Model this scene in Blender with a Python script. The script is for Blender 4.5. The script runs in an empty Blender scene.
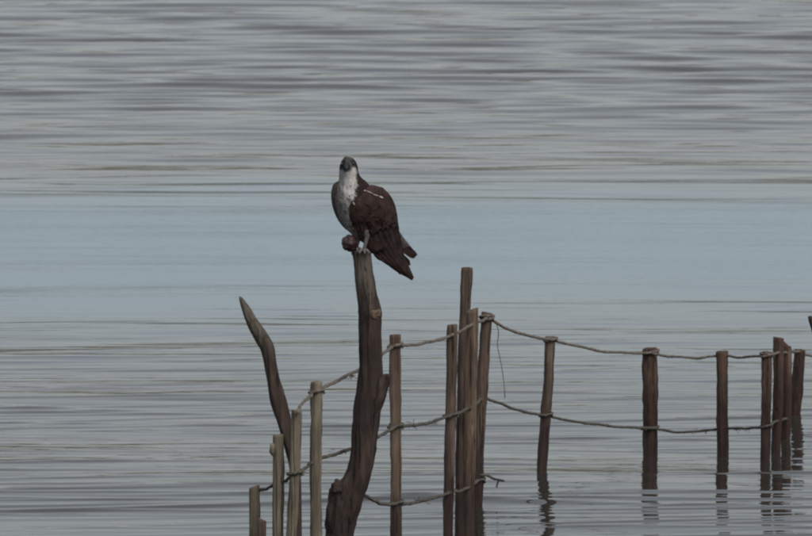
import bpy, math, random
import numpy as np
from mathutils import Vector, noise

random.seed(11)
rng = np.random.default_rng(7)
sc = bpy.context.scene
COL = sc.collection

# ------------------------------------------------------------------ camera
CAM_H = 3.0                       # metres above the water
FPX = 7200.0                      # focal length in pixels of an 812 px wide frame (long telephoto)
PITCH = math.atan(538.0 / FPX)
cam = bpy.data.cameras.new('camera')
cam.sensor_width = 36.0
cam.lens = FPX / 812.0 * 36.0
cam.clip_start = 0.5
cam.clip_end = 20000.0
cam.dof.use_dof = True
cam.dof.focus_distance = 25.6
cam.dof.aperture_fstop = 25.0
camo = bpy.data.objects.new('camera', cam)
camo.location = (0, 0, CAM_H)
camo.rotation_euler = (math.pi / 2 - PITCH, 0, 0)
COL.objects.link(camo)
sc.camera = camo

# ------------------------------------------------------------------ overcast sky
SUN_EL, SUN_AZ = math.radians(48), math.radians(150)      # high, behind the camera and to the right, veiled
world = bpy.data.worlds.new('World')
sc.world = world
world.use_nodes = True
wn, wl = world.node_tree.nodes, world.node_tree.links
wn.clear()
wout = wn.new('ShaderNodeOutputWorld')
bg = wn.new('ShaderNodeBackground')
sky = wn.new('ShaderNodeTexSky')
sky.sky_type = 'NISHITA'
sky.sun_disc = False
sky.sun_elevation = SUN_EL
sky.sun_rotation = SUN_AZ
sky.air_density = 1.0
sky.dust_density = 3.0
mixs = wn.new('ShaderNodeMixRGB')                          # even cloud layer veiling the blue
mixs.inputs[0].default_value = 0.70
mixs.inputs[2].default_value = (4.95, 5.08, 5.12, 1)
wl.new(sky.outputs[0], mixs.inputs[1])
wl.new(mixs.outputs[0], bg.inputs[0])
bg.inputs[1].default_value = 0.10
wl.new(bg.outputs[0], wout.inputs[0])

sun = bpy.data.lights.new('sun', 'SUN')
sun.energy = 1.5
sun.angle = math.radians(25)
sun.color = (1.0, 0.97, 0.93)
suno = bpy.data.objects.new('sun', sun)
sd = Vector((math.sin(SUN_AZ) * math.cos(SUN_EL), math.cos(SUN_AZ) * math.cos(SUN_EL), math.sin(SUN_EL)))
suno.rotation_euler = sd.to_track_quat('Z', 'Y').to_euler()
suno.location = sd * 60
COL.objects.link(suno)

sc.view_settings.view_transform = 'Standard'
sc.view_settings.look = 'None'
sc.view_settings.exposure = 0.18
sc.view_settings.gamma = 1.0
sc.cycles.use_denoising = True
sc.cycles.max_bounces = 6
sc.cycles.filter_width = 2.2                # soft long lens


# ------------------------------------------------------------------ helpers
def at(px, py, d):
    """world point at distance d (along y) that the picture point px, py looks at"""
    cx, cy = (px - 406.0) / FPX, (268.0 - py) / FPX
    ry = math.cos(PITCH) + cy * math.sin(PITCH)
    rz = -math.sin(PITCH) + cy * math.cos(PITCH)
    t = d / ry
    return Vector((cx * t, d, CAM_H + rz * t))


def dist_of(w):
    """distance of the water surface seen at picture height w"""
    cy = (268.0 - w) / FPX
    ry = math.cos(PITCH) + cy * math.sin(PITCH)
    rz = -math.sin(PITCH) + cy * math.cos(PITCH)
    return -CAM_H / rz * ry


def mesh_obj(name, verts, faces, mat, parent=None, origin=None, smooth=True, colors=None):
    """verts in world coordinates; origin = where the object's own origin goes"""
    me = bpy.data.meshes.new(name)
    o = Vector(origin) if origin is not None else Vector((0, 0, 0))
    if parent is not None and origin is None:
        o = Vector((0, 0, 0))
    me.from_pydata([tuple(Vector(v) - o) for v in verts], [], faces)
    if smooth:
        me.polygons.foreach_set('use_smooth', [True] * len(me.polygons))
    if colors is not None:
        ca = me.color_attributes.new('plumage', 'FLOAT_COLOR', 'POINT')
        ca.data.foreach_set('color', [c for col in colors for c in (*col, 1.0)])
    me.update()
    if mat is not None:
        me.materials.append(mat)
    ob = bpy.data.objects.new(name, me)
    COL.objects.link(ob)
    if parent is not None:
        ob.parent = parent
        ob.location = o - parent.location        # parents are unrotated and top-level or sit at their parent's origin
        if parent.parent is not None:
            ob.location = o - parent.location - parent.parent.location
    else:
        ob.location = o
    return ob


def tag(o, label, cat, group=None, kind=None):
    if label: o['label'] = label
    if cat: o['category'] = cat
    if group: o['group'] = group
    if kind: o['kind'] = kind
    return o


def empty(name, loc):
    e = bpy.data.objects.new(name, None)
    e.empty_display_size = 0.1
    e.location = loc
    COL.objects.link(e)
    return e


def interp(tab, s):
    """tab rows (s, a, b, ...) -> smooth (catmull) interpolation"""
    n = len(tab)
    if s <= tab[0][0]: return list(tab[0][1:])
    if s >= tab[-1][0]: return list(tab[-1][1:])
    for i in range(n - 1):
        if tab[i][0] <= s <= tab[i + 1][0]:
            break
    p1, p2 = tab[i], tab[i + 1]
    p0, p3 = tab[max(i - 1, 0)], tab[min(i + 2, n - 1)]
    h = p2[0] - p1[0]
    u = (s - p1[0]) / h
    out = []
    for k in range(1, len(p1)):
        m1 = (p2[k] - p0[k]) / max(p2[0] - p0[0], 1e-6) * h
        m2 = (p3[k] - p1[k]) / max(p3[0] - p1[0], 1e-6) * h
        out.append((2*u**3 - 3*u**2 + 1) * p1[k] + (u**3 - 2*u**2 + u) * m1 + (-2*u**3 + 3*u**2) * p2[k] + (u**3 - u**2) * m2)
    return out


def smoothstep(a, b, x):
    t = np.clip((x - a) / (b - a), 0, 1)
    return t * t * (3 - 2 * t)


class NT:
    """tiny node builder"""
    def __init__(self, name):
        self.m = bpy.data.materials.new(name)
        self.m.use_nodes = True
        self.n = self.m.node_tree.nodes
        self.l = self.m.node_tree.links
        self.b = self.n['Principled BSDF']

    def new(self, t, **kw):
        nd = self.n.new(t)
        for k, v in kw.items():
            if k.startswith('i_'):
                nd.inputs[int(k[2:])].default_value = v
            else:
                setattr(nd, k, v)
        return nd

    def link(self, a, b):
        self.l.new(a, b)

    def math(self, op, a, b=None):
        nd = self.new('ShaderNodeMath', operation=op)
        for i, v in enumerate((a, b)):
            if v is None: continue
            if isinstance(v, (int, float)): nd.inputs[i].default_value = v
            else: self.link(v, nd.inputs[i])
        return nd.outputs[0]

    def ramp(self, fac, stops):
        r = self.new('ShaderNodeValToRGB')
        el = r.color_ramp.elements
        while len(el) < len(stops): el.new(0.5)
        for e, (p, c) in zip(el, stops):
            e.position = p
            e.color = (*c, 1)
        self.link(fac, r.inputs[0])
        return r.outputs[0]

    def mix(self, fac, a, b, blend='MIX'):
        m = self.new('ShaderNodeMixRGB', blend_type=blend)
        for i, v in enumerate((fac, a, b)):
            if isinstance(v, (int, float)): m.inputs[i].default_value = v
            elif isinstance(v, tuple): m.inputs[i].default_value = (*v, 1)
            else: self.link(v, m.inputs[i])
        return m.outputs[0]

    def noise(self, vec, scale, detail=4, rough=0.55):
        t = self.new('ShaderNodeTexNoise')
        t.inputs['Scale'].default_value = scale
        t.inputs['Detail'].default_value = detail
        t.inputs['Roughness'].default_value = rough
        self.link(vec, t.inputs['Vector'])
        return t.outputs['Fac']

    def mapped(self, vec, scale, off=None):
        mp = self.new('ShaderNodeMapping')
        mp.inputs['Scale'].default_value = scale
        self.link(vec, mp.inputs['Vector'])
        if off is not None: self.link(off, mp.inputs['Location'])
        return mp.outputs[0]


# ------------------------------------------------------------------ materials
def wood_material(name, dark, mid, pale, wetc, wet_z, grain=(60, 60, 3.0), stain=0.5, wet_fade=0.07, pale_z=None, palec=(0.2, 0.17, 0.14)):
    w = NT(name)
    tc = w.new('ShaderNodeTexCoord')
    oi = w.new('ShaderNodeObjectInfo')
    comb = w.new('ShaderNodeCombineXYZ')
    r10 = w.math('MULTIPLY', oi.outputs['Random'], 37.0)
    for i in range(3): w.link(r10, comb.inputs[i])
    g = w.noise(w.mapped(tc.outputs['Object'], grain, comb.outputs[0]), 1.0, 6, 0.6)
    blot = w.noise(w.mapped(tc.outputs['Object'], (14, 14, 7), comb.outputs[0]), 1.0, 4, 0.6)
    col = w.ramp(g, [(0.28, dark), (0.5, mid), (0.72, pale)])
    col = w.mix(w.math('MULTIPLY', w.ramp(blot, [(0.42, (0, 0, 0)), (0.62, (1, 1, 1))]), stain), col, dark)
    cr = w.noise(w.mapped(tc.outputs['Object'], (grain[0] * 1.7, grain[1] * 1.7, grain[2] * 0.7), comb.outputs[0]), 1.0, 3, 0.5)
    crack = w.ramp(cr, [(0.585, (0, 0, 0)), (0.635, (1, 1, 1))])
    col = w.mix(w.math('MULTIPLY', crack, 0.75), col, tuple(c * 0.35 for c in dark))
    # algae and tide-wet wood up to a ragged line
    gp = w.new('ShaderNodeNewGeometry')
    sep = w.new('ShaderNodeSeparateXYZ')
    w.link(gp.outputs['Position'], sep.inputs[0])
    rag = w.noise(w.mapped(tc.outputs['Object'], (40, 40, 10), comb.outputs[0]), 1.0, 4, 0.6)
    edge = w.math('ADD', sep.outputs[2], w.math('MULTIPLY', w.math('SUBTRACT', rag, 0.5), 0.16))
    mr = w.new('ShaderNodeMapRange')
    mr.inputs['From Min'].default_value = wet_z + wet_fade
    mr.inputs['From Max'].default_value = wet_z - wet_fade
    w.link(edge, mr.inputs[0])
    wet = mr.outputs[0]
    if pale_z is not None:                                 # bleached, droppings-streaked upper wood
        m2 = w.new('ShaderNodeMapRange')
        m2.inputs['From Min'].default_value = pale_z - 0.05
        m2.inputs['From Max'].default_value = pale_z + 0.06
        e2 = w.math('ADD', sep.outputs[2], w.math('MULTIPLY', w.math('SUBTRACT', blot, 0.5), 0.35))
        w.link(e2, m2.inputs[0])
        pc = w.ramp(g, [(0.3, tuple(c * 0.35 for c in palec)), (0.52, palec), (0.75, tuple(c * 1.7 for c in palec))])
        col = w.mix(w.math('MULTIPLY', m2.outputs[0], 0.85), col, pc)
    wcol = w.ramp(g, [(0.3, tuple(c * 0.6 for c in wetc)), (0.7, tuple(c * 1.5 for c in wetc))])
    col = w.mix(w.math('MULTIPLY', wet, 0.9), col, wcol)
    w.link(col, w.b.inputs['Base Color'])
    rr = w.math('SUBTRACT', 0.85, w.math('MULTIPLY', wet, 0.35))
    w.link(rr, w.b.inputs['Roughness'])
    w.b.inputs['Specular IOR Level'].default_value = 0.3
    bp = w.new('ShaderNodeBump')
    bp.inputs['Strength'].default_value = 0.9
    bp.inputs['Distance'].default_value = 0.010
    w.link(w.math('SUBTRACT', g, w.math('MULTIPLY', crack, 0.6)), bp.inputs['Height'])
    w.link(bp.outputs[0], w.b.inputs['Normal'])
    return w.m


M_PALE = wood_material('pale_weathered_wood', (0.072, 0.060, 0.044), (0.196, 0.165, 0.122), (0.320, 0.276, 0.210), (0.036, 0.028, 0.023), 0.10)
M_TAN = wood_material('tan_stake_wood', (0.0629, 0.0437, 0.0323), (0.1536, 0.1075, 0.0781), (0.2601, 0.1893, 0.1427), (0.0375, 0.0235, 0.0198), 0.22)
M_DARK = wood_material('dark_stake_wood', (0.0447, 0.0322, 0.0257), (0.1081, 0.0747, 0.0578), (0.1962, 0.1414, 0.1091), (0.0348, 0.0218, 0.0193), 0.25)
M_FAR = wood_material('reddish_stake_wood', (0.0460, 0.0291, 0.0229), (0.1052, 0.0638, 0.0469), (0.1839, 0.1232, 0.0906), (0.0351, 0.0190, 0.0156), 0.27)
M_DRIFT = wood_material('driftwood', (0.0309, 0.0209, 0.0174), (0.0570, 0.0396, 0.0317), (0.1129, 0.0825, 0.0655), (0.0356, 0.0242, 0.0205), 0.16, grain=(34, 34, 5), pale_z=0.88, palec=(0.105, 0.092, 0.074))
M_DRIFT_TOP = wood_material('perch_driftwood', (0.0255, 0.0177, 0.0154), (0.0433, 0.0295, 0.0252), (0.0892, 0.0637, 0.0527), (0.0357, 0.0248, 0.0209), 0.16, grain=(34, 34, 5), pale_z=1.01, palec=(0.095, 0.080, 0.066))


def plain(name, col, rough=0.7, var=0.25, scale=60.0, spec=0.3, bump=0.0):
    w = NT(name)
    tc = w.new('ShaderNodeTexCoord')
    n = w.noise(tc.outputs['Object'], scale, 4, 0.6)
    c = w.ramp(n, [(0.3, tuple(v * (1 - var) for v in col)), (0.7, tuple(v * (1 + var) for v in col))])
    w.link(c, w.b.inputs['Base Color'])
    w.b.inputs['Roughness'].default_value = rough
    w.b.inputs['Specular IOR Level'].default_value = spec
    if bump:
        bp = w.new('ShaderNodeBump')
        bp.inputs['Strength'].default_value = 0.8
        bp.inputs['Distance'].default_value = bump
        w.link(n, bp.inputs['Height'])
        w.link(bp.outputs[0], w.b.inputs['Normal'])
    return w.m


M_ROPE = plain('weathered_rope', (0.145, 0.125, 0.108), 0.9, 0.5, 90, 0.2)
M_ROPE_WET = plain('weedy_rope', (0.085, 0.078, 0.066), 0.85, 0.55, 60, 0.25)
M_STRING = plain('thin_line', (0.10, 0.10, 0.10), 0.7, 0.2, 60)
M_WEED = plain('dry_weed', (0.045, 0.045, 0.028), 0.8, 0.5, 80)
M_BEAK = plain('black_horn', (0.012, 0.012, 0.014), 0.35, 0.2, 80, 0.5)
M_EYE = plain('dark_eye', (0.03, 0.02, 0.008), 0.1, 0.2, 80, 0.5)
M_LEG = plain('pale_leg_skin', (0.135, 0.125, 0.115), 0.7, 0.3, 150, 0.3, 0.001)
M_FLESH = plain('dark_red_flesh', (0.040, 0.016, 0.018), 0.5, 0.7, 70, 0.4, 0.004)
M_WINGF = plain('dark_brown_feather', (0.028, 0.0180, 0.0170), 0.8, 0.6, 30, 0.15, 0.0015)
M_COVERT = plain('brown_covert_feather', (0.039, 0.0230, 0.0210), 0.85, 0.65, 26, 0.15, 0.0015)
M_FARWING = plain('grey_brown_feather', (0.078, 0.070, 0.066), 0.85, 0.4, 60, 0.15, 0.0015)
M_PALEF = plain('pale_feather', (0.36, 0.33, 0.31), 0.85, 0.3, 80, 0.15)
M_TAIL = plain('tail_feather', (0.022, 0.015, 0.014), 0.8, 0.5, 40, 0.15)


def plumage():
    w = NT('plumage')
    at_ = w.new('ShaderNodeAttribute', attribute_name='plumage')
    tc = w.new('ShaderNodeTexCoord')
    n = w.noise(w.mapped(tc.outputs['Object'], (160, 160, 70)), 1.0, 4, 0.6)
    c = w.mix(1.0, at_.outputs['Color'], w.ramp(n, [(0.3, (0.7, 0.7, 0.7)), (0.7, (1.2, 1.2, 1.2))]), 'MULTIPLY')
    w.link(c, w.b.inputs['Base Color'])
    w.b.inputs['Roughness'].default_value = 0.9
    w.b.inputs['Specular IOR Level'].default_value = 0.1
    bp = w.new('ShaderNodeBump')
    bp.inputs['Strength'].default_value = 0.6
    bp.inputs['Distance'].default_value = 0.003
    w.link(n, bp.inputs['Height'])
    w.link(bp.outputs[0], w.b.inputs['Normal'])
    return w.m


M_PLUM = plumage()


def water_material():
    w = NT('lake_water')
    tc = w.new('ShaderNodeTexCoord')
    gp = w.new('ShaderNodeNewGeometry')
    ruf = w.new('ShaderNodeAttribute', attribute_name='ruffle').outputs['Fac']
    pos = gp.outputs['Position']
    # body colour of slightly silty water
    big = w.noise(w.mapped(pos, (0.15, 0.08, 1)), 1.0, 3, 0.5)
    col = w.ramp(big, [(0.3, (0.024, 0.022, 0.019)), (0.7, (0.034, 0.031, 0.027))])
    col = w.mix(w.math('POWER', ruf, 1.8), col, (0.012, 0.135, 0.23))          # blue sky reflection of the calm patch, painted into the body colour
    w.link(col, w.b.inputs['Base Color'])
    w.b.inputs['IOR'].default_value = 1.333
    w.b.inputs['Specular IOR Level'].default_value = 0.5
    w.link(w.math('ADD', 0.03, w.math('MULTIPLY', ruf, 0.06)), w.b.inputs['Roughness'])
    # capillary ripples too fine for the mesh
    r1 = w.noise(w.mapped(pos, (2.2, 13.0, 1)), 1.0, 3, 0.5)
    r2 = w.noise(w.mapped(pos, (14.0, 40.0, 1)), 1.0, 2, 0.5)
    h = w.math('ADD', w.math('MULTIPLY', w.math('MULTIPLY', r1, w.math('SUBTRACT', 1.0, w.math('MULTIPLY', ruf, 0.85))), 0.0019), w.math('MULTIPLY', w.math('MULTIPLY', r2, ruf), 0.0006))
    bp = w.new('ShaderNodeBump')
    bp.inputs['Strength'].default_value = 1.0
    bp.inputs['Distance'].default_value = 1.0
    w.link(h, bp.inputs['Height'])
    w.link(bp.outputs[0], w.b.inputs['Normal'])
    return w.m


M_WATER = water_material()


# ------------------------------------------------------------------ water: one sheet to the horizon
def build_water():
    n_in = 2100
    inv = np.linspace(1 / 21.0, 1 / 100.0, n_in)
    ys = 1.0 / inv
    ys = np.concatenate([np.array([-4000, -600, -100, -20, 0, 10, 15, 18, 20.0]), ys,
                         np.array([104, 110, 120, 140, 180, 260, 450, 900, 2000, 6000.0])])
    xin = np.arange(-8.0, 8.0001, 0.055)
    xs = np.concatenate([np.array([-6000, -1500, -400, -120, -50, -25, -15, -11, -9.0]), xin,
                         np.array([9, 11, 15, 25, 50, 120, 400, 1500, 6000.0])])
    X, Y = np.meshgrid(xs, ys)
    dy = np.gradient(ys)[:, None] * np.ones_like(X)
    inside = (smoothstep(8.2, 6.5, np.abs(X)) * smoothstep(20.5, 22.5, Y) * smoothstep(99, 88, Y))

    # broad wandering for the edges of the wind patches
    def wander(seed, lx, ly):
        r = np.random.default_rng(seed)
        out = np.zeros_like(X)
        for _ in range(7):
            a = r.uniform(0, 2 * math.pi)
            out += np.sin(X / lx * r.uniform(0.5, 2) * math.cos(a) * 6.28 + Y / ly * r.uniform(0.5, 2) * math.sin(a) * 6.28 + r.uniform(0, 6.28))
        return out / 3.0

    Yw = Y + 0.5 * wander(1, 5.0, 7.0)
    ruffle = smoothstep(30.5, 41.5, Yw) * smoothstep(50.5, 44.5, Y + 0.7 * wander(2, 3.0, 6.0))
    Z = np.zeros_like(X)
    # wind ripples, crests nearly across the view
    comps = []
    for lam in np.geomspace(0.10, 2.6, 58):
        lam *= rng.uniform(0.9, 1.1)
        comps.append((lam, rng.normal(0, 0.10 + 0.14 * min(1.0, lam)), rng.uniform(0, 6.28)))
    patch = 0.75 + 0.45 * wander(5, 2.5, 2.2)
    patch = np.clip(patch, 0.15, 1.6)
    for lam, ang, ph in comps:
        k = 2 * math.pi / lam
        slope = 0.0120 * (0.55 if lam < 0.40 else (0.42 if lam < 0.8 else 0.42))
        amp = slope / k
        att = smoothstep(2.2, 4.5, lam / dy)
        phase = k * (X * math.sin(ang) + Y * math.cos(ang)) + ph
        # long crests die out sideways and come back
        env = 1.25 * np.clip(0.45 + 0.55 * np.sin(X * k * rng.uniform(0.03, 0.09) + Y * k * rng.uniform(0.02, 0.06) + rng.uniform(0, 6.28)), 0.06, 1)
        loc = patch if lam < 0.8 else 1.0
        Z += amp * att * env * loc * np.sin(phase)
    near = smoothstep(40, 30, Y)
    chop = np.zeros_like(X)
    far = 1.05 * smoothstep(45, 66, Y) ** 0.7
    for lam in np.geomspace(0.26, 1.9, 48):               # choppier open water beyond the calm patch
        k = 2 * math.pi / lam
        ang, ph = rng.normal(0, 0.15), rng.uniform(0, 6.28)
        chop += (0.021 if lam < 0.9 else 0.012) / k * smoothstep(2.2, 4.5, lam / dy) * np.sin(k * (X * math.sin(ang) + Y * math.cos(ang)) + ph)
    # small sharp wavelets on the flat near water: narrow crests with smooth water between
    sharp = np.zeros_like(X)
    for lam in np.geomspace(0.26, 1.0, 13):
        k = 2 * math.pi / lam
        ang, ph = rng.normal(0, 0.09), rng.uniform(0, 6.28)
        warp = 1.0 * np.sin(X * rng.uniform(0.4, 1.2) + Y * rng.uniform(0.3, 0.9) + rng.uniform(0, 6.28)) + 0.45 * np.sin(X * rng.uniform(1.5, 3.5) - Y * rng.uniform(0.6, 2) + rng.uniform(0, 6.28))
        env = np.clip(-0.10 + 1.10 * np.sin(X * rng.uniform(0.3, 1.3) + Y * rng.uniform(0.8, 2.4) + rng.uniform(0, 6.28)), 0, 1)
        sharp += 0.080 / (k * 1.9) * env * np.exp(14.0 * (np.cos(k * (X * math.sin(ang) + Y * math.cos(ang)) + ph + warp) - 1)) * smoothstep(0.7, 1.6, lam / 7 / dy)
    Z += sharp * smoothstep(38, 31, Y)
    # a low slow swell coming in under the near stakes
    Z += 0.021 * np.sin(2 * math.pi * (Y - 27.35 + 0.10 * X + 0.25 * np.sin(X * 0.9)) / 4.4) * smoothstep(33, 30, Y)
    Z = (Z * (1.0 - 0.93 * ruffle) * (1.0 + 0.95 * (1 - near)) + chop * far * (1 - ruffle)) * inside
    nr, nc = X.shape
    co = np.stack([X, Y, Z], -1).reshape(-1, 3).astype(np.float32)
    idx = np.arange(nr * nc).reshape(nr, nc)
    quads = np.stack([idx[:-1, :-1], idx[:-1, 1:], idx[1:, 1:], idx[1:, :-1]], -1).reshape(-1, 4)
    me = bpy.data.meshes.new('water')
    me.vertices.add(len(co))
    me.vertices.foreach_set('co', co.ravel())
    nq = len(quads)
    me.loops.add(nq * 4)
    me.loops.foreach_set('vertex_index', quads.ravel().astype(np.int32))
    me.polygons.add(nq)
    me.polygons.foreach_set('loop_start', np.arange(0, nq * 4, 4, dtype=np.int32))
    me.polygons.foreach_set('use_smooth', np.ones(nq, dtype=bool))
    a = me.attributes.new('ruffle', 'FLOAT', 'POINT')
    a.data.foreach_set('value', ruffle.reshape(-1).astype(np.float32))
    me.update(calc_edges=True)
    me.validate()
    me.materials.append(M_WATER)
    o = bpy.data.objects.new('water', me)
    COL.objects.link(o)
    tag(o, 'grey rippled open water with a smoother pale blue band', None, kind='structure')
    return o


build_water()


# ------------------------------------------------------------------ far shore, above the frame: the water mirrors it
def build_bank():
    nx, ny = 900, 26
    xs = np.linspace(-900, 900, nx)
    prof = np.linspace(0, 1, ny)
    verts = []
    for v in prof:
        for x in xs:
            hgt = 16.5 + 4.5 * noise.noise(Vector((x * 0.004, 0.7, 3))) + 4 * noise.noise(Vector((x * 0.013, 4.2, 1)))
            p = Vector((x, 420 + 90 * v + 25 * noise.noise(Vector((x * 0.003, 9, 9))), -1 + (hgt + 1) * min(1, v * 1.6) ** 0.6))
            c = noise.fractal(Vector((x * 0.11, v * 7, 0)), 0.8, 2.0, 4)
            k = min(1, v * 5)
            verts.append((p.x, p.y - 4 * c * k, p.z + 3.2 * c * k))
    faces = [(j * nx + i, j * nx + i + 1, (j + 1) * nx + i + 1, (j + 1) * nx + i) for j in range(ny - 1) for i in range(nx - 1)]
    w = NT('far_wood')
    gp = w.new('ShaderNodeNewGeometry')
    n = w.noise(gp.outputs['Position'], 0.12, 5, 0.65)
    w.link(w.ramp(n, [(0.3, (0.022, 0.024, 0.010)), (0.52, (0.060, 0.058, 0.026)), (0.70, (0.13, 0.085, 0.050))]), w.b.inputs['Base Color'])
    w.b.inputs['Roughness'].default_value = 1.0
    o = mesh_obj('far_bank', verts, faces, w.m)
    tag(o, 'low wooded far bank mirrored in the water', None, kind='structure')


build_bank()


# ------------------------------------------------------------------ timber
def ring_frame(tangent):
    t = tangent.normalized()
    r = Vector((1, 0, 0))
    r = (r - t * r.dot(t)).normalized()
    b = t.cross(r)
    return r, b


def timber(name, path, radii, mat, seed, nang=20, rough=0.10, rings=60, top='flat', parent=None, groove=0.06, tilt=0.0, squarish=0.0, closed_bottom=True, origin=None):
    """a length of wood along path (world points bottom -> top); radii (metres) per path point; knots are added by the caller"""
    n = len(path)
    tab = [(i / (n - 1), *p, r) for i, (p, r) in enumerate(zip(path, radii))]
    rs = random.Random(seed)
    off = Vector((rs.uniform(0, 90), rs.uniform(0, 90), rs.uniform(0, 90)))
    grooves = [rs.uniform(-1, 1) for _ in range(nang)]
    verts, faces = [], []
    pts = []
    for i in range(rings + 1):
        v = interp(tab, i / rings)
        pts.append((Vector(v[:3]), v[3]))
    rot = rs.uniform(0, 6.28)
    for i, (p, r) in enumerate(pts):
        a = pts[max(i - 1, 0)][0]
        b = pts[min(i + 1, rings)][0]
        rt, bt = ring_frame(b - a)
        for j in range(nang):
            th = 2 * math.pi * j / nang + rot
            d = rt * math.cos(th) + bt * math.sin(th)
            nn = noise.fractal(Vector((math.cos(th) * 1.3, math.sin(th) * 1.3, p.z * 7)) + off, 0.6, 2.1, 4)
            g = grooves[j] * groove * (0.6 + 0.6 * noise.noise(Vector((j * 3.1, p.z * 5, seed))))
            sq = 1.0
            if squarish:
                c_, s_ = abs(math.cos(th - rot)), abs(math.sin(th - rot))
                sq = 1 + squarish * ((1 / max(c_, s_)) - 1.12)
            rr = r * sq * (1 + rough * nn + g)
            q = p + d * rr
            if i == rings and top == 'flat':
                tt = (b - a).normalized()
                q += tt * (tilt * d.x * r + 0.12 * r * noise.noise(Vector((math.cos(th) * 2, math.sin(th) * 2, seed * 1.7))))
            verts.append(q)
    for i in range(rings):
        for j in range(nang):
            j2 = (j + 1) % nang
            faces.append((i * nang + j, i * nang + j2, (i + 1) * nang + j2, (i + 1) * nang + j))
    # end grain: a slightly inset ring and a dished centre
    p, r = pts[-1]
    tt = (pts[-1][0] - pts[-2][0]).normalized()
    base = rings * nang
    k0 = len(verts)
    for j in range(nang):
        v = verts[base + j]
        verts.append(p + (v - p) * 0.82 + tt * r * 0.10)
    verts.append(p + tt * r * 0.06)
    for j in range(nang):
        j2 = (j + 1) % nang
        faces.append((base + j, base + j2, k0 + j2, k0 + j))
        faces.append((k0 + j, k0 + j2, k0 + nang))
    if closed_bottom:
        faces.append(tuple(range(nang - 1, -1, -1)))
    o = mesh_obj(name, verts, faces, mat, parent, origin if origin is not None else (None if parent else path[0]))
    return o


POSTS = {}


def post(key, top, pts, w, width, mat, label, group='stakes of the water fence', top_tilt=0.0, squarish=0.0, name='fence_post', taper=1.0, lean_d=0.0):
    """top, pts: picture points down the stake; w: where it meets the water; width in picture pixels"""
    d = dist_of(w)
    mpp = d / FPX
    chain = [top] + pts
    zb = -0.35
    P = [at(x, y, d + lean_d * (1 - k / max(1, len(chain) - 1))) for k, (x, y) in enumerate(chain)]
    last, prev = P[-1], P[-2]
    dirn = (last - prev).normalized()
    P.append(last + dirn * ((zb - last.z) / dirn.z))
    P = P[::-1]
    n = len(P)
    r_top = width * mpp / 2
    radii = [r_top * (taper + (1 - taper) * i / (n - 1)) for i in range(n)]
    # even respacing so rings are regular
    o = timber(name, P, radii, mat, sum(ord(c_) for c_ in key) * 7 % 997, rings=int(18 + (P[-1].z - zb) * 50), rough=0.17, groove=0.08, squarish=squarish, tilt=top_tilt)
    tag(o, label, 'post', group)
    POSTS[key] = (P, radii)
    return o


def on_post(key, y, side):
    """point on the stake at picture height y; side -1 front, +1 behind, 0 through"""
    P, R = POSTS[key]
    lo, hi = 0.0, 1.0
    n = len(P)
    tab = [(i / (n - 1), *p, r) for i, (p, r) in enumerate(zip(P, R))]
    for _ in range(40):
        mid = (lo + hi) / 2
        v = interp(tab, mid)
        cyv = v[2] - at(0, y, v[1])[2]
        if cyv < 0: lo = mid
        else: hi = mid
    v = interp(tab, lo)
    return Vector((v[0], v[1] + side * (v[3] + 0.004), v[2])), v[3]


post('a', (254.5, 487), [(255, 536), (255, 560)], 600, 11.5, M_PALE, 'short pale stake at far left of the fence, lowest top', top_tilt=0.3, squarish=0.3)
post('a2', (262, 520), [(262, 540), (261, 565)], 603, 8.5, M_TAN, 'stubby broken stake end beside the lowest pale left stake', name='broken_stake', top_tilt=-0.5)
post('b', (278.5, 435), [(278.5, 490), (278, 560)], 604, 11.0, M_PALE, 'pale grey stake with side knot left of the bent pointed driftwood', top_tilt=0.1, squarish=0.3)
post('c', (297, 411), [(295, 470), (291.5, 540)], 606, 10.5, M_PALE, 'pale grey stake standing right against the bent pointed driftwood', top_tilt=-0.1, squarish=0.2)
post('d', (316.5, 382), [(316, 450), (316, 560)], 600, 11.5, M_PALE, 'olive tan stake between the bent pointed driftwood and the perch', top_tilt=0.05, squarish=0.4)
post('e', (395, 335), [(395.5, 420), (396, 530)], 560, 11.0, M_TAN, 'single brown stake just right of the bird perch driftwood', top_tilt=0.05, squarish=0.3)
post('f', (452.5, 325), [(451, 400), (448, 530)], 545, 10.5, M_DARK, 'dark brown stake at left of the clustered corner stakes', top_tilt=0.1, squarish=0.2)
post('g', (466.8, 268), [(463, 360), (460, 530)], 536, 11.2, M_DARK, 'tallest thin pole rising above the clustered corner stakes', name='tall_pole', squarish=0.2)
post('h', (472.5, 310), [(470.8, 400), (468, 530)], 541, 12.0, M_TAN, 'light brown stake with slanted top in front of the tall pole', top_tilt=0.35, squarish=0.3)
post('i', (487, 313), [(481.5, 400), (477, 490)], 507, 11.0, M_DARK, 'leaning brown stake at right of the clustered corner stakes', top_tilt=-0.1, squarish=0.2)
post('j', (550.7, 337), [(547, 400), (543, 455)], 476, 10.0, M_DARK, 'lone slightly bowed stake right of the clustered corner stakes', top_tilt=0.05, squarish=0.2)
post('k', (649.5, 348.5), [(650, 400), (650, 440)], 449, 14.5, M_FAR, 'thickest reddish brown lone stake in the middle of the right-hand run', top_tilt=0.05, squarish=0.25)
post('l', (722.3, 351.5), [(722.5, 400), (722.5, 440)], 451, 11.5, M_FAR, 'thinner lone stake between the thickest stake and the right-end group', top_tilt=0.05, squarish=0.25)
post('m', (767, 352), [(766, 400), (765.5, 445)], 456, 9.8, M_FAR, 'leftmost stake of the group at the right end', squarish=0.2)
post('n', (778.5, 338), [(778, 400), (776.5, 440)], 447, 10.0, M_FAR, 'tallest stake of the group at the right end', squarish=0.2, top_tilt=-0.2)
post('o', (786.5, 344), [(787, 390), (786, 425)], 436, 9.5, M_FAR, 'stake with pale slanted top inside the right-end group', squarish=0.1, top_tilt=-0.9)
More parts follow.
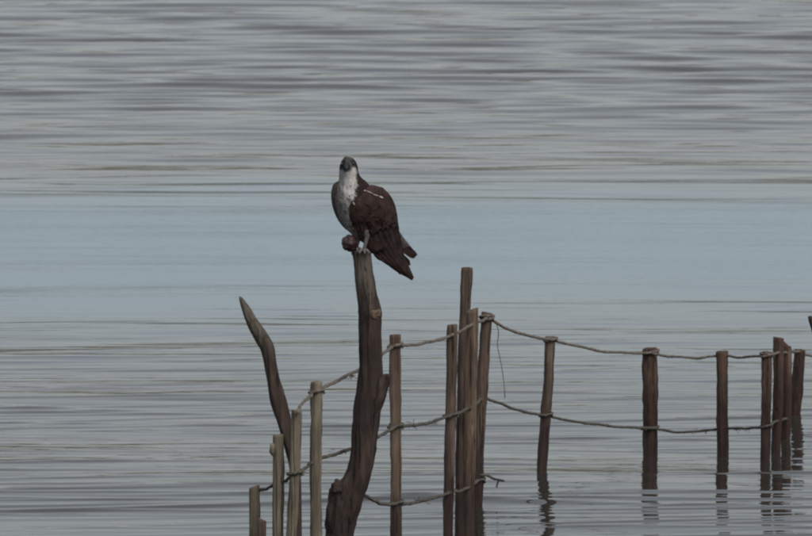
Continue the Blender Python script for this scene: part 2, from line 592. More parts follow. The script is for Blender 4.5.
post('p', (800, 350), [(797, 390), (794.5, 410)], 415, 11.0, M_FAR, 'leaning stake farthest away, last of the right-end group', squarish=0.2)

# knot on the second pale stake
pb, rb_ = on_post('b', 449, -1)


def blob(name, c, radii, mat, parent, seed, amp=0.3, nu=14, nv=10, label=None, origin=None):
    verts, faces = [], []
    for i in range(nv + 1):
        ph = math.pi * i / nv
        for j in range(nu):
            th = 2 * math.pi * j / nu
            d = Vector((math.sin(ph) * math.cos(th), math.sin(ph) * math.sin(th), math.cos(ph)))
            k = 1 + amp * noise.fractal(d * 1.6 + Vector((seed * 3.3, seed, 0)), 0.7, 2.0, 3)
            verts.append(Vector(c) + Vector((d.x * radii[0], d.y * radii[1], d.z * radii[2])) * k)
    for i in range(nv):
        for j in range(nu):
            j2 = (j + 1) % nu
            faces.append((i * nu + j, (i + 1) * nu + j, (i + 1) * nu + j2, i * nu + j2))
    return mesh_obj(name, verts, faces, mat, parent, origin)


stake_b = [o for o in bpy.data.objects if o.get('label', '').startswith('pale grey stake with side knot')][0]
blob('knot', (pb.x - rb_ * 1.05, pb.y + rb_ * 0.7, pb.z), (0.011, 0.011, 0.02), M_PALE, stake_b, 5)


# ------------------------------------------------------------------ driftwood
def driftwood(name, pix, d, mat, seed, label, lean=None, **kw):
    """pix rows (x, y, width) top -> bottom"""
    mpp = d / FPX
    path, radii = [], []
    for k, (x, y, w_) in enumerate(pix):
        dd = d + (lean[k] if lean else 0.0)
        path.append(at(x, y, dd))
        radii.append(w_ * mpp / 2)
    last, prev = path[-1], path[-2]
    dirn = (last - prev).normalized()
    path.append(last + dirn * ((-0.35 - last.z) / dirn.z))
    radii.append(radii[-1] * 1.05)
    path.reverse(); radii.reverse()
    o = timber(name, path, radii, mat, seed, nang=44, rings=150, **kw)
    tag(o, label, 'driftwood')
    return o, path, radii


D_PERCH = 25.0
perch, perch_path, perch_r = driftwood('perch_driftwood', [
    (361, 251, 18.5), (362.5, 262, 18.0), (365, 280, 19), (367.5, 298, 20), (370, 311, 23), (370, 322, 22.5), (370, 345, 22.5), (370.5, 368, 24),
    (370, 385, 26), (367.5, 402, 26.5), (364.5, 430, 25.5), (361.5, 460, 25), (357, 478, 26), (350, 492, 29), (345.5, 506, 31), (341, 522, 30), (338, 545, 29), (336, 575, 30)],
    D_PERCH, M_DRIFT_TOP, 31, 'thick crooked dark driftwood limb the bird is perched on', rough=0.12, groove=0.05, tilt=-0.12)
MP = D_PERCH / FPX
# limb stub on the right and knots
sp = at(366, 420, D_PERCH); st = at(386.8, 374.5, D_PERCH - 0.005)
timber('limb_stub', [sp, at(374.5, 394, D_PERCH), st], [0.030, 0.040, 0.015], M_DRIFT_TOP, 44, nang=24, rings=26, rough=0.25, tilt=0.7, parent=perch, origin=sp)
blob('knot', at(374, 314, D_PERCH - 0.022), (0.024, 0.02, 0.022), M_TAN, perch, 8, 0.35, 26, 18)
blob('root_burl', at(338.5, 515, D_PERCH - 0.012), (0.044, 0.046, 0.112), M_DRIFT_TOP, perch, 12, 0.17, 44, 36)
blob('knot', at(337, 488, D_PERCH - 0.035), (0.020, 0.022, 0.026), M_DRIFT_TOP, perch, 15, 0.30, 30, 22)

D_BENT = 25.05
bent, bent_path, bent_r = driftwood('pointed_driftwood', [
    (239.7, 296.5, 1.2), (241.5, 300, 4.5), (247, 311, 9), (254, 325, 12), (261, 337, 14.0), (267, 348, 14.0), (270, 362, 13), (273.5, 380, 13), (278, 400, 15), (284.5, 422, 14.5),
    (290.5, 445, 13), (294.5, 465, 11), (296, 490, 10.5), (296.5, 520, 10.5), (296.5, 560, 11)],
    D_BENT, M_DRIFT, 57, 'thin bent driftwood branch with a sharp point leaning left', rough=0.10, groove=0.05)

# tip of another branch that enters at the right edge
d_tip = 27.0
tip, _, _ = driftwood('leaning_branch', [(808.6, 316.5, 2.5), (812, 321, 7), (822, 341, 12), (840, 380, 14), (858, 425, 16), (874, 480, 18)], d_tip, M_DRIFT, 71,
                      'dark tip of a branch just entering at the right edge', rough=0.1)


# ------------------------------------------------------------------ ropes
def resample(pts, step):
    out = [pts[0]]
    acc = 0.0
    for a, b in zip(pts[:-1], pts[1:]):
        L = (b - a).length
        if L < 1e-9: continue
        t = step - acc
        while t <= L:
            out.append(a + (b - a) * (t / L))
            t += step
        acc = (acc + L) % step
    out.append(pts[-1])
    return out


def span(a, b, sag, n=40, seed=0, wob=0.006):
    pts = []
    for i in range(n + 1):
        u = i / n
        p = a.lerp(b, u)
        e = math.sin(math.pi * u)
        p.z -= sag * 4 * u * (1 - u)
        p.z += e * wob * noise.noise(Vector((u * 5, seed, 0.3)))
        p.x += e * wob * noise.noise(Vector((u * 6, seed, 7.3)))
        pts.append(p)
    return pts


def strand_mesh(pts, r, strands=3, pitch=0.045, seg=5, fuzz=0.42, seed=0):
    verts, faces = [], []
    n = len(pts)
    L = 0.0
    fr = []
    for i in range(n):
        a, b = pts[max(i - 1, 0)], pts[min(i + 1, n - 1)]
        t = (b - a).normalized()
        up = Vector((0, 0, 1)) if abs(t.z) < 0.9 else Vector((1, 0, 0))
        s = t.cross(up).normalized()
        u = s.cross(t)
        if i: L += (pts[i] - pts[i - 1]).length
        fr.append((pts[i], s, u, L))
    for k in range(strands):
        b0 = len(verts)
        for (p, s, u, l) in fr:
            th = 2 * math.pi * (l / pitch + k / strands)
            rr = r * (1 + fuzz * noise.noise(Vector((l * 18, seed, k * 2.0))))
            off = 0.0 if strands == 1 else rr * 0.52
            c = p + (s * math.cos(th) + u * math.sin(th)) * off
            sr = rr if strands == 1 else rr * 0.56
            for j in range(seg):
                a = 2 * math.pi * j / seg
                verts.append(c + (s * math.cos(a) + u * math.sin(a)) * sr)
        for i in range(n - 1):
            for j in range(seg):
                j2 = (j + 1) % seg
                faces.append((b0 + i * seg + j, b0 + i * seg + j2, b0 + (i + 1) * seg + j2, b0 + (i + 1) * seg + j))
        faces.append(tuple(b0 + j for j in range(seg - 1, -1, -1)))
        faces.append(tuple(b0 + (n - 1) * seg + j for j in range(seg)))
    return verts, faces


def rope(name, anchors, r, mat, label, group=None, sags=None, step=0.006, seed=0, strands=3, loops=()):
    pts = []
    for i, (a, b) in enumerate(zip(anchors[:-1], anchors[1:])):
        s = span(a, b, sags[i] if sags else 0.02, seed=seed + i)
        pts += s if not pts else s[1:]
    fine = resample(pts, step)
    v, f = strand_mesh(fine, r, strands, seed=seed)
    o = mesh_obj(name, v, f, mat, None, anchors[0])
    tag(o, label, 'rope', group)
    for (c, pr, turns) in loops:
        lp = []
        for i in range(int(28 * turns) + 1):
            th = 2 * math.pi * i / 28
            lp.append(Vector((c.x + math.cos(th) * (pr * 1.08 + r * 0.8), c.y + math.sin(th) * (pr * 1.08 + r * 0.8), c.z + (i / 28 - turns / 2) * r * 1.9 + 0.004 * math.sin(th * 1.3))))
        v, f = strand_mesh(lp, r * 0.92, strands, seed=seed + 3)
        mesh_obj('loop', v, f, mat, o, c)
    return o, fine


def centre(key, y):
    c, r = on_post(key, y, 0)
    return c, r


# upper rope
A = [at(297, 413, dist_of(606) - 0.03), on_post('d', 391, 1)[0], on_post('e', 345.5, 1)[0], on_post('f', 334, -1)[0], on_post('h', 323.5, -1)[0], on_post('i', 318, -1)[0]]
A.insert(1, at(303, 402, dist_of(604)))
LPS = [(*centre('d', 391), 1.3), (*centre('e', 345.5), 1.3), (*centre('i', 318), 2.2)]
upper_l, pts_ul = rope('rope', A, 0.0058, M_ROPE, 'upper rope from the left stakes up to the clustered corner stakes', 'ropes strung between the stakes', [0.0, 0.0, 0.012, 0.012, 0.002, 0.002], seed=3, loops=LPS)
A = [on_post('i', 317, -1)[0], on_post('j', 339, -1)[0], on_post('k', 352, -1)[0], on_post('l', 355.5, 1)[0], on_post('m', 355, -1)[0], on_post('n', 352, -1)[0], on_post('p', 352, 1)[0], at(822, 356, 32.0)]
upper_r, pts_ur = rope('rope', A, 0.0058, M_ROPE, 'upper rope from the corner stakes along the right-hand run', 'ropes strung between the stakes', [0.016, 0.018, 0.016, 0.008, 0.0, 0.0, 0.01], seed=13,
                       loops=[(*centre('j', 340), 1.2), (*centre('k', 352), 1.3), (*centre('m', 355), 1.6)])
# middle rope
A = [on_post('a', 491, 1)[0], on_post('b', 484, 1)[0], on_post('c', 473, -1)[0], on_post('d', 460, 1)[0], on_post('e', 426, -1)[0], on_post('f', 415, -1)[0], on_post('h', 406, -1)[0], on_post('i', 398, -1)[0]]
mid_l, pts_ml = rope('rope', A, 0.0060, M_ROPE_WET, 'middle rope behind the perch driftwood, from left stakes to corner', 'ropes strung between the stakes', [0.006, 0.004, 0.004, 0.014, 0.008, 0.003, 0.003], seed=23,
                     loops=[(*centre('c', 473), 1.2), (*centre('e', 426), 1.4), (*centre('f', 415), 1.2)])
A = [on_post('i', 396, -1)[0], on_post('j', 415, -1)[0], on_post('k', 427, -1)[0], on_post('l', 428.5, 1)[0], on_post('m', 426, -1)[0], on_post('n', 420, -1)[0], on_post('o', 418, -1)[0]]
mid_r, pts_mr = rope('rope', A, 0.0056, M_ROPE_WET, 'middle weedy rope along the right-hand run just above the water', 'ropes strung between the stakes', [0.010, 0.012, 0.018, 0.006, 0.0, 0.0], seed=33,
                     loops=[(*centre('j', 415), 1.2), (*centre('k', 428), 1.3), (*centre('m', 426), 1.3)])
# lowest rope, only between the perch and the corner
A = [at(366, 496, D_PERCH + 0.035), on_post('e', 503, -1)[0], on_post('f', 492, -1)[0], on_post('h', 486.5, -1)[0], on_post('i', 480, -1)[0]]
low, pts_low = rope('rope', A, 0.0062, M_ROPE_WET, 'lowest rope, short, between the perch driftwood and the corner stakes', 'ropes strung between the stakes', [0.012, 0.010, 0.002, 0.002], seed=43,
                    loops=[(*centre('e', 503), 1.3), (*centre('i', 480), 1.6)])
c0, _ = on_post('i', 477, 0)
dd = c0.y - 0.02
v, f = strand_mesh(resample([at(480, 475, dd), at(488, 475.5, dd), at(494, 479, dd), at(499, 480, dd - 0.03), at(504, 481, dd - 0.05)], 0.006), 0.005, 3, seed=5)
le = mesh_obj('loose_end', v, f, M_ROPE_WET, low, at(480, 475, dd))
v, f = strand_mesh(resample([at(499, 480, dd - 0.03), at(497.5, 483, dd - 0.03), at(496.5, 487.5, dd - 0.03)], 0.005), 0.004, 1, seed=6)
mesh_obj('frayed_tail', v, f, M_ROPE_WET, low, at(499, 480, dd))

# frayed bits and weed caught on the ropes
def weed(parent, c, n, size, seed, mat=M_WEED):
    rs = random.Random(seed)
    V, F = [], []
    for _ in range(n):
        p = Vector(c) + Vector((rs.gauss(0, size * 0.7), rs.gauss(0, size * 0.25), rs.gauss(0, size * 0.25)))
        dr = Vector((rs.gauss(0, 0.8), rs.gauss(0, 0.4), rs.gauss(-0.3, 0.5))).normalized()
        q = [p]
        for k in range(4):
            dr = (dr + Vector((rs.gauss(0, .5), rs.gauss(0, .5), rs.gauss(-0.05, .4)))).normalized()
            q.append(q[-1] + dr * size * 0.35)
        b = len(V)
        vv, ff = strand_mesh(q, size * 0.07, 1, seg=4, seed=seed)
        V += vv; F += [tuple(i + b for i in f_) for f_ in ff]
    o = mesh_obj('caught_weed', V, F, mat, parent, c)
    o['kind'] = 'stuff'
    return o


def near_px(pts, x):
    return min(pts, key=lambda p: abs(406 + FPX * p.x / p.y - x))


weed(upper_l, near_px(pts_ul, 350.5) - Vector((0, 0.004, 0.009)), 12, 0.014, 1, M_ROPE)
for x, s in ((608, .009), (685, .008), (697, .011), (705, .012), (716, .009), (738, .011), (748, .010)):
    weed(mid_r, near_px(pts_mr, x), 12, s, int(x))
for x, s in ((340, .014), (410, .016), (432, .014), (300, .014)):
    weed(mid_l, near_px(pts_ml, x), 8, s, int(x))
weed(low, near_px(pts_low, 418), 8, 0.014, 418)
weed(upper_r, on_post('m', 349, -1)[0], 8, 0.010, 9, M_PALEF)

# thin loose line dangling right of the corner
p0 = near_px(pts_ur, 496)
dl = p0.y
ln = [p0, at(498.5, 332, dl), at(497.5, 345, dl + .02), at(500, 358, dl + .02), at(502.5, 372, dl + .01), at(504, 384, dl), at(505, 398, dl)]
tabl = [(i / (len(ln) - 1), *p) for i, p in enumerate(ln)]
lp = [Vector(interp(tabl, i / 50)) for i in range(51)]
v, f = strand_mesh(lp, 0.0017, 1, seed=4)
so = mesh_obj('thin_string', v, f, M_STRING, None, p0)
tag(so, 'thin loose string dangling from the rope right of the corner stakes', 'string')


# ------------------------------------------------------------------ the bird
BD = D_PERCH


def B(x, y, t):
    """bird space: picture pixels across and down, t pixels towards the viewer -> world"""
    p = at(x, y, BD)
    return Vector((p.x, BD - t * MP, p.z))


bird = empty('bird_of_prey', B(361, 250, 0))
tag(bird, 'large dark brown bird of prey with white breast perched on driftwood', 'bird')

# --- body and head: one surface along the spine (x, y, t, half width across, half depth)
BODY = [
    (0.00, 396, 255, -36, 2.0, 2.0), (0.08, 389, 248, -30, 8.0, 7.0), (0.20, 379, 238, -22, 14, 13), (0.33, 369, 225, -14, 20, 19), (0.46, 361, 211, -6, 23, 22), (0.56, 355.5, 199, 0, 21, 21),
    (0.66, 352, 188, 3, 16.5, 17), (0.74, 350, 180.5, 5, 12.0, 13), (0.81, 349, 174, 7, 9.8, 11), (0.87, 348.7, 168.5, 9, 9.3, 10.6), (0.92, 348.5, 163.4, 9.5, 8.3, 10.4), (0.965, 348.0, 159.2, 9, 5.9, 8.2), (0.99, 347.8, 157, 8.5, 3.2, 4.8), (1.0, 348.3, 156.4, 8.5, 0.6, 0.6)]
NA, NR = 72, 110
verts, faces, cols = [], [], []
cen = [interp(BODY, i / NR) for i in range(NR + 1)]


def mix3(a, b, k):
    k = max(0.0, min(1.0, k))
    return tuple(a[i] * (1 - k) + b[i] * k for i in range(3))


WHITE, GREY, BROWN, BLACK, MOTT = (0.60, 0.565, 0.54), (0.25, 0.245, 0.245), (0.028, 0.018, 0.017), (0.014, 0.013, 0.015), (0.12, 0.100, 0.09)


def sstep(a, b, x):
    t = max(0.0, min(1.0, (x - a) / (b - a)))
    return t * t * (3 - 2 * t)


def body_colour(x, y, t, c):
    n1 = noise.fractal(Vector((x * 0.20, y * 0.11, t * 0.20)), 0.7, 2.0, 4)
    n2 = noise.fractal(Vector((x * 0.5 + 9, y * 0.3, t * 0.5)), 0.7, 2.0, 3)
    # boundary of the brown nape and back
    bx = interp([(150, 352), (160, 354), (168, 356.5), (176, 355.8), (184, 357), (192, 356), (204, 351), (216, 353), (230, 360), (250, 372)], y)[0]
    k = sstep(-1.6, 1.6, x - bx + n2 * 2.2)
    if t < c[2] - 2: k = max(k, sstep(2, 6, c[2] - t))
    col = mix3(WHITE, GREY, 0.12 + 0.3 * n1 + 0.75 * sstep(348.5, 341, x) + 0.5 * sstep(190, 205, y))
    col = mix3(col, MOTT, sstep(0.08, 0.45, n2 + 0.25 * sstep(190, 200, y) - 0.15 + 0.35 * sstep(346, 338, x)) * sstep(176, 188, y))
    col = mix3(col, BROWN, k)
    if y < 173:
        # face: dusky crown, black mask through the eyes running back to the nape, pale cheeks
        crown = sstep(165, 159.5, y + n2 * 1.5)
        col = mix3(col, (0.024, 0.022, 0.024), crown * 0.9)
        mask_l = sstep(7.5, 4.0, math.hypot((x - 341.8) * 1.0, (y - 163.8) * 1.1))
        mask_m = sstep(6.0, 3.0, math.hypot((x - 347.0) * 0.8, (y - 166.0) * 0.9))
        mask_r = sstep(5.0, 2.5, abs(y - 163.0 - max(0, x - 353) * 0.35)) * sstep(349.5, 352, x)
        col = mix3(col, BLACK, max(mask_l, mask_m, mask_r) * 0.93 * sstep(-2, 3, t - c[2] + 4))
        cheek = sstep(4.0, 2.0, math.hypot((x - 354.0) * 1.1, (y - 170.5) * 0.7))
        col = mix3(col, WHITE, cheek * 0.85)
    return col


for i in range(NR + 1):
    c = cen[i]
    a, b = cen[max(i - 1, 0)], cen[min(i + 1, NR)]
    tg = Vector((b[0] - a[0], -(b[1] - a[1]), b[2] - a[2])).normalized()     # x right, y up, z toward viewer
    rt = Vector((0.75, 0.0, 0.66)) if i < NR * 0.6 else Vector((1, 0, 0))
    rt = Vector((1, 0, 0))
    rt = (rt - tg * rt.dot(tg)).normalized()
    fw = rt.cross(tg)
    for j in range(NA):
        th = 2 * math.pi * j / NA
        nz = 1 + 0.035 * noise.fractal(Vector((math.cos(th) * 2.5, math.sin(th) * 2.5, i * 0.12)), 0.7, 2.0, 4)
        ww, dd_ = c[3] * nz, c[4] * nz
        q = rt * math.cos(th) * ww + fw * math.sin(th) * dd_
        x, y, t = c[0] + q.x, c[1] - q.y, c[2] + q.z
        verts.append(B(x, y, t))
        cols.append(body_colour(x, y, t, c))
for i in range(NR):
    for j in range(NA):
        j2 = (j + 1) % NA
        faces.append((i * NA + j, i * NA + j2, (i + 1) * NA + j2, (i + 1) * NA + j))
faces.append(tuple(range(NA)))
faces.append(tuple(NR * NA + j for j in range(NA - 1, -1, -1)))
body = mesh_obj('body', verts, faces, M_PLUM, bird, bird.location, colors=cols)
body['label'] = 'white mottled breast and dusky masked head'


def pixblob(name, c, r, mat, parent, seed=1, amp=0.0, nu=14, nv=10):
    return blob(name, B(*c), (r[0] * MP, r[1] * MP, r[2] * MP), mat, parent, seed, amp, nu, nv)


# --- beak: hooked, pointing at the viewer
BK = [(0.0, 347.2, 164.6, 17.0, 3.4), (0.35, 347.0, 164.6, 21.5, 2.9), (0.65, 346.8, 165.8, 25.0, 2.1), (0.85, 346.7, 168.0, 26.4, 1.2), (1.0, 346.7, 170.2, 26.2, 0.25)]
verts, faces = [], []
for i in range(17):
    v = interp(BK, i / 16)
    a, b = interp(BK, max(0, i - 1) / 16), interp(BK, min(16, i + 1) / 16)
    tg = Vector((b[0] - a[0], -(b[1] - a[1]), b[2] - a[2])).normalized()
    rt = Vector((1, 0, 0)); rt = (rt - tg * rt.dot(tg)).normalized()
    up = rt.cross(tg)
    for j in range(12):
        th = 2 * math.pi * j / 12
        q = rt * math.cos(th) * v[3] * 0.85 + up * math.sin(th) * v[3]
        verts.append(B(v[0] + q.x, v[1] - q.y, v[2] + q.z))
for i in range(16):
    for j in range(12):
        j2 = (j + 1) % 12
        faces.append((i * 12 + j, i * 12 + j2, (i + 1) * 12 + j2, (i + 1) * 12 + j))
faces.append(tuple(16 * 12 + j for j in range(11, -1, -1)))
mesh_obj('beak', verts, faces, M_BEAK, bird, bird.location)
pixblob('eye', (342.0, 163.0, 16.5), (1.5, 1.5, 1.5), M_EYE, bird)
pixblob('eye', (353.2, 162.2, 17.3), (1.5, 1.5, 1.5), M_EYE, bird)


# --- feathers
def feather(base, tipp, nrm, width, curl=0.0, rows=7, shaft=0.25, point=0.55):
    """thin vane between two bird-space points; returns verts (bird space) and faces, two-sided with thickness"""
    b, t, n = Vector(base), Vector(tipp), Vector(nrm).normalized()
    ax = t - b
    L = ax.length
    axn = ax.normalized()
    sd_ = n.cross(axn).normalized()
    V, F = [], []
    for s_ in (1, -1):
        for i in range(rows + 1):
            u = i / rows
            wv = width * 0.5 * (min(1.0, 0.55 + u * 1.8)) * (1 - max(0, (u - point) / (1 - point)) ** 2.2 * 0.93)
            c = b + ax * u - n * curl * L * u * u
            for k in (-1, 0, 1):
                V.append(c + sd_ * wv * k + n * ((shaft if k == 0 else -0.10) + (0.05 * s_ if k == 0 else 0.03 * s_)))
    m = (rows + 1) * 3
    for i in range(rows):
        for k in range(2):
            a = i * 3 + k
            F.append((a, a + 1, a + 4, a + 3))
            F.append((m + a, m + a + 3, m + a + 4, m + a + 1))
    edge = [i * 3 for i in range(rows + 1)] + [rows * 3 + 1] + [i * 3 + 2 for i in range(rows, -1, -1)] + [1]
    for q in range(len(edge)):
        a, b2 = edge[q], edge[(q + 1) % len(edge)]
        F.append((b2, a, m + a, m + b2))
    return V, F


def to_world(V):
    return [B(v[0], -v[1], v[2]) for v in V]


def bs(x, y, t):
    return Vector((x, -y, t))          # bird space with up positive


# --- near (left) wing: domed shell
WL = [(0, 366, 187), (.08, 357, 191.5), (.16, 351.5, 198.5), (.25, 350, 207), (.37, 351, 219), (.5, 359, 233), (.62, 368.5, 248.5), (.75, 380, 260.5), (.87, 396, 272), (.96, 407.5, 280), (1, 412, 283)]
WR = [(0, 371, 184.5), (.08, 380, 187), (.16, 388, 193), (.25, 393.5, 201.5), (.37, 396.8, 213), (.5, 398.5, 226), (.62, 400, 238), (.75, 402, 250), (.87, 407, 263), (.96, 412, 275), (1, 414, 280)]
TL = [(0, 9), (.08, 14), (.16, 18), (.25, 19), (.37, 17), (.5, 11), (.62, 4), (.75, -6), (.87, -18), (.96, -28), (1, -32)]
TR = [(0, 2), (.08, -2), (.16, -6), (.25, -9), (.37, -11), (.5, -14), (.62, -17), (.75, -21), (.87, -26), (.96, -31), (1, -33)]
TBU = [(0, 3), (.08, 8), (.16, 11), (.25, 13), (.37, 13.5), (.5, 11), (.62, 8), (.75, 5.5), (.87, 3.5), (.96, 1.5), (1, 0.3)]


def wing_pt(s, c, side=1):
    l, r = interp(WL, s), interp(WR, s)
    tl, tr = interp(TL, s)[0], interp(TR, s)[0]
    bu = interp(TBU, s)[0]
    k = max(0.0, math.sin(math.pi * min(max(c, 0), 1))) ** 0.75
    return bs(l[0] * (1 - c) + r[0] * c, l[1] * (1 - c) + r[1] * c, tl * (1 - c) + tr * c + bu * k * (1.0 if side > 0 else -0.25))


def wing_nrm(s, c):
    e = 0.03
    a = wing_pt(min(1, s + e), c) - wing_pt(max(0, s - e), c)
    b = wing_pt(s, min(.97, c + e)) - wing_pt(s, max(.03, c - e))
    n = b.cross(a)
    if n.z < 0: n = -n
    return n.normalized()


verts, faces = [], []
NS, NC = 44, 22
for side in (1, -1):
    for i in range(NS + 1):
        for j in range(NC + 1):
            verts.append(wing_pt(i / NS, j / NC, side))
m = (NS + 1) * (NC + 1)
for i in range(NS):
    for j in range(NC):
        a = i * (NC + 1) + j
        faces.append((a, a + NC + 1, a + NC + 2, a + 1))
        faces.append((m + a, m + a + 1, m + a + NC + 2, m + a + NC + 1))
wing = mesh_obj('wing', to_world(verts), faces, M_COVERT, bird, bird.location)
wing['label'] = 'folded near wing, dark brown, tip pointing down right'

# covert feathers in overlapping rows: small and many, one piece
CV, CF = [], []
rs = random.Random(5)
rows = 13
for ri in range(rows):
    s = 0.05 + 0.60 * ri / (rows - 1)
    ncol = 11
    for ci in range(ncol):
        c = (ci + (0.5 if ri % 2 else 0.0) + rs.uniform(-.15, .15)) / ncol
        if not 0.03 < c < 0.97: continue
        s0 = max(0.02, s + rs.uniform(-.03, .03))
        s1 = min(0.8, s0 + 0.105 + rs.uniform(0, .03))
        p0, p1 = wing_pt(s0, c), wing_pt(s1, c)
        n = wing_nrm((s0 + s1) / 2, c)
        V, F = feather(p0 - n * 0.05, p1 + n * rs.uniform(0.05, 0.22), n, 8.0 + rs.uniform(-1.5, 1.5), 0.03, 5, shaft=0.04)
        b0 = len(CV)
        CV += V; CF += [tuple(x + b0 for x in f_) for f_ in F]
cv = mesh_obj('covert_feathers', to_world(CV), CF, M_COVERT, wing, bird.location)
cv['kind'] = 'stuff'
# flight feathers, each its own piece
for k in range(7):                                   # secondaries over the rump
    c = 0.12 + 0.80 * k / 6
    p0, p1 = wing_pt(0.50 + rs.uniform(-.02, .02), c), wing_pt(0.76 + 0.03 * k / 6 + rs.uniform(-.015, .015), c * 0.9 + 0.05)
    n = wing_nrm(0.65, c)
    V, F = feather(p0 + n * 0.3, p1 + n * 0.9, n, 7.5, 0.01, 9)
    mesh_obj('secondary_feather', to_world(V), F, M_WINGF, wing, bird.location)
for k in range(6):                                   # primaries to the tip
    c = 0.10 + 0.74 * k / 5
    p0, p1 = wing_pt(0.66, c), wing_pt(0.90 + 0.10 * (1 - abs(k - 1.5) / 4), c)
    n = wing_nrm(0.8, c)
    V, F = feather(p0 + n * 0.2, p1 + n * 0.5, n, 5.8, 0.0, 10, point=0.5)
    mesh_obj('primary_feather', to_world(V), F, M_WINGF, wing, bird.location)
# pale edge of the scapulars
for (x0, y0, x1, y1, w_) in ((361.5, 188.6, 367.0, 191.0, 3.0), (366.0, 190.4, 373, 193.6, 1.0), (372.0, 193, 379, 196.0, 0.9), (378.5, 195.6, 382.5, 197.2, 1.9), (353.4, 200.6, 355.2, 204.4, 1.6)):
    def on_wing(x, y):
        best = min(((wing_pt(s_ / 80, c_ / 40), s_, c_) for s_ in range(2, 40) for c_ in range(1, 40)), key=lambda q: (q[0].x - x) ** 2 + (q[0].y + y) ** 2)
        return best[0], wing_nrm(best[1] / 80, best[2] / 40)
    (a, na), (b, nb) = on_wing(x0, y0), on_wing(x1, y1)
    V, F = feather(a + na * 1.1, b + na * 1.2, (na + nb) / 2, w_, 0, 6)
    mesh_obj('pale_feather', to_world(V), F, M_PALEF, wing, bird.location)

# --- far (right) wing: curved tongue behind the breast whose tip shows beyond the back
FWG = [(0, 340.5, 182.5, 0, 3.0, 3.0), (.07, 338.5, 187, 0, 6.0, 5.5), (.18, 339, 197, -4, 8.0, 7), (.32, 343, 211, -11, 9.0, 8), (.45, 352, 222, -22, 11, 8), (.6, 368, 228, -32, 14, 7), (.75, 387, 236, -40, 11, 6), (.87, 400, 246.5, -46, 6.5, 4.0), (.95, 409, 255, -50, 4.6, 2.2), (.985, 413.5, 259.2, -52, 3.2, 1.2), (1, 415, 260.5, -52.5, 1.2, .5)]
verts, faces = [], []
for i in range(61):
    v = interp(FWG, i / 60)
    a, b = interp(FWG, max(0, i - 1) / 60), interp(FWG, min(60, i + 1) / 60)
    tg = Vector((b[0] - a[0], -(b[1] - a[1]), b[2] - a[2])).normalized()
    up = Vector((-tg.y, tg.x, 0)).normalized()
    fw = tg.cross(up)
    for j in range(20):
        th = 2 * math.pi * j / 20
        q = up * math.cos(th) * v[3] + fw * math.sin(th) * v[4]
        verts.append(B(v[0] + q.x, v[1] - q.y, v[2] + q.z))
for i in range(60):
    for j in range(20):
        j2 = (j + 1) % 20
        faces.append((i * 20 + j, i * 20 + j2, (i + 1) * 20 + j2, (i + 1) * 20 + j))
faces.append(tuple(range(20)))
faces.append(tuple(60 * 20 + j for j in range(19, -1, -1)))
fwing = mesh_obj('wing', verts, faces, M_FARWING, bird, bird.location)
fwing['label'] = 'far wing showing as a grey-brown strip beside the breast'
for k in range(5):
    u = k / 4
    a = bs(387 + 4 * u, 236 + 8 * u, -37 - u)
    b = bs(417.8 - 3.5 * u, 258.8 + 3.4 * u, -50.5 - u)
    V, F = feather(a, b, (0.1, 0.2, 1), 4.2, 0, 9, point=0.8)
    mesh_obj('primary_feather', to_world(V), F, M_WINGF, fwing, bird.location)

# --- tail: banded fan under the wing tips
tail = None
for k in range(6):
    u = (k - 2.5) / 2.5
    a = bs(388 + 3 * u, 252 - 3 * u, -33)
    b = bs(407 + 3.5 * u, 273.5 - 5.0 * u, -44 + 2 * u)
    V, F = feather(a, b, (0.2, 0.25, 1), 6.5, 0, 8, point=0.8)
    V = [Vector(q) - Vector((0, 0, 0.5 * k)) for q in V]
    if tail is None:
        tail = mesh_obj('tail', to_world(V), F, M_TAIL, bird, bird.location)
    else:
        mesh_obj('tail_feather', to_world(V), F, M_TAIL, tail, bird.location)


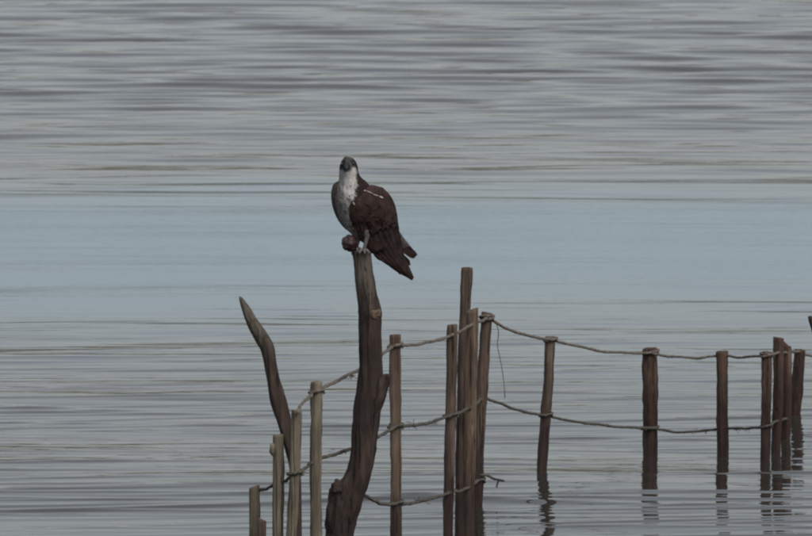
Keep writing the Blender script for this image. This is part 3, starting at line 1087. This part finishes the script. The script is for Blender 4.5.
# --- legs and feet
def tube(name, pts, mat, parent, nang=12, rings=20):
    tab = [(i / (len(pts) - 1), *p) for i, p in enumerate(pts)]
    V, F = [], []
    for i in range(rings + 1):
        v = interp(tab, i / rings)
        a, b = interp(tab, max(0, i - 1) / rings), interp(tab, min(rings, i + 1) / rings)
        tg = Vector((b[0] - a[0], -(b[1] - a[1]), b[2] - a[2])).normalized()
        rt = Vector((1, 0, 0)) if abs(tg.x) < 0.8 else Vector((0, 0, 1))
        rt = (rt - tg * rt.dot(tg)).normalized()
        up = rt.cross(tg)
        for j in range(nang):
            th = 2 * math.pi * j / nang
            q = (rt * math.cos(th) + up * math.sin(th)) * v[3]
            V.append(B(v[0] + q.x, v[1] - q.y, v[2] + q.z))
    for i in range(rings):
        for j in range(nang):
            j2 = (j + 1) % nang
            F.append((i * nang + j, i * nang + j2, (i + 1) * nang + j2, (i + 1) * nang + j))
    F.append(tuple(range(nang)))
    F.append(tuple(rings * nang + j for j in range(nang - 1, -1, -1)))
    return mesh_obj(name, V, F, mat, parent, bird.location)


for (hx, hy, ht, fx, fy, ft) in ((366.0, 228, 10, 363.6, 249.6, 7.5), (357.5, 230, 2, 356.5, 248.8, 0)):
    leg = tube('leg', [(hx, hy, ht, 5.5), (hx + .8, hy + 6, ht, 3.6), (hx + .5, hy + 10, ht, 2.3), ((hx + fx) / 2, (hy + 10 + fy) / 2 + 2, (ht + ft) / 2 + 1, 1.7), (fx, fy, ft, 2.3)], M_LEG, bird)
    for (dx, dt, ln_) in ((-3.5, 5.0, 1), (1.0, 6.0, 1), (4.5, 3.5, 1), (1.5, -5.5, .9)):
        tube('toe', [(fx, fy, ft, 1.9), (fx + dx * .6, fy - 0.4, ft + dt * .6, 1.6), (fx + dx, fy + 1.0, ft + dt, 1.35), (fx + dx * 1.15, fy + 2.6, ft + dt * 1.15, 0.9)], M_LEG, leg, 8, 9)
        tube('talon', [(fx + dx * 1.13, fy + 2.3, ft + dt * 1.13, 0.8), (fx + dx * 1.3, fy + 4.0, ft + dt * 1.28, 0.6), (fx + dx * 1.3, fy + 6.0, ft + dt * 1.22, 0.12)], M_BEAK, leg, 6, 6)

# --- dark red lump of prey pinned at the perch's edge
lump = blob('prey_remains', B(349.6, 243.0, 6), (8.0 * MP, 8.5 * MP, 8.2 * MP), M_FLESH, None, 21, 0.22, 30, 22, origin=B(351, 250, 6))
tag(lump, 'dark reddish rounded lump at the perch top under the bird', 'prey')
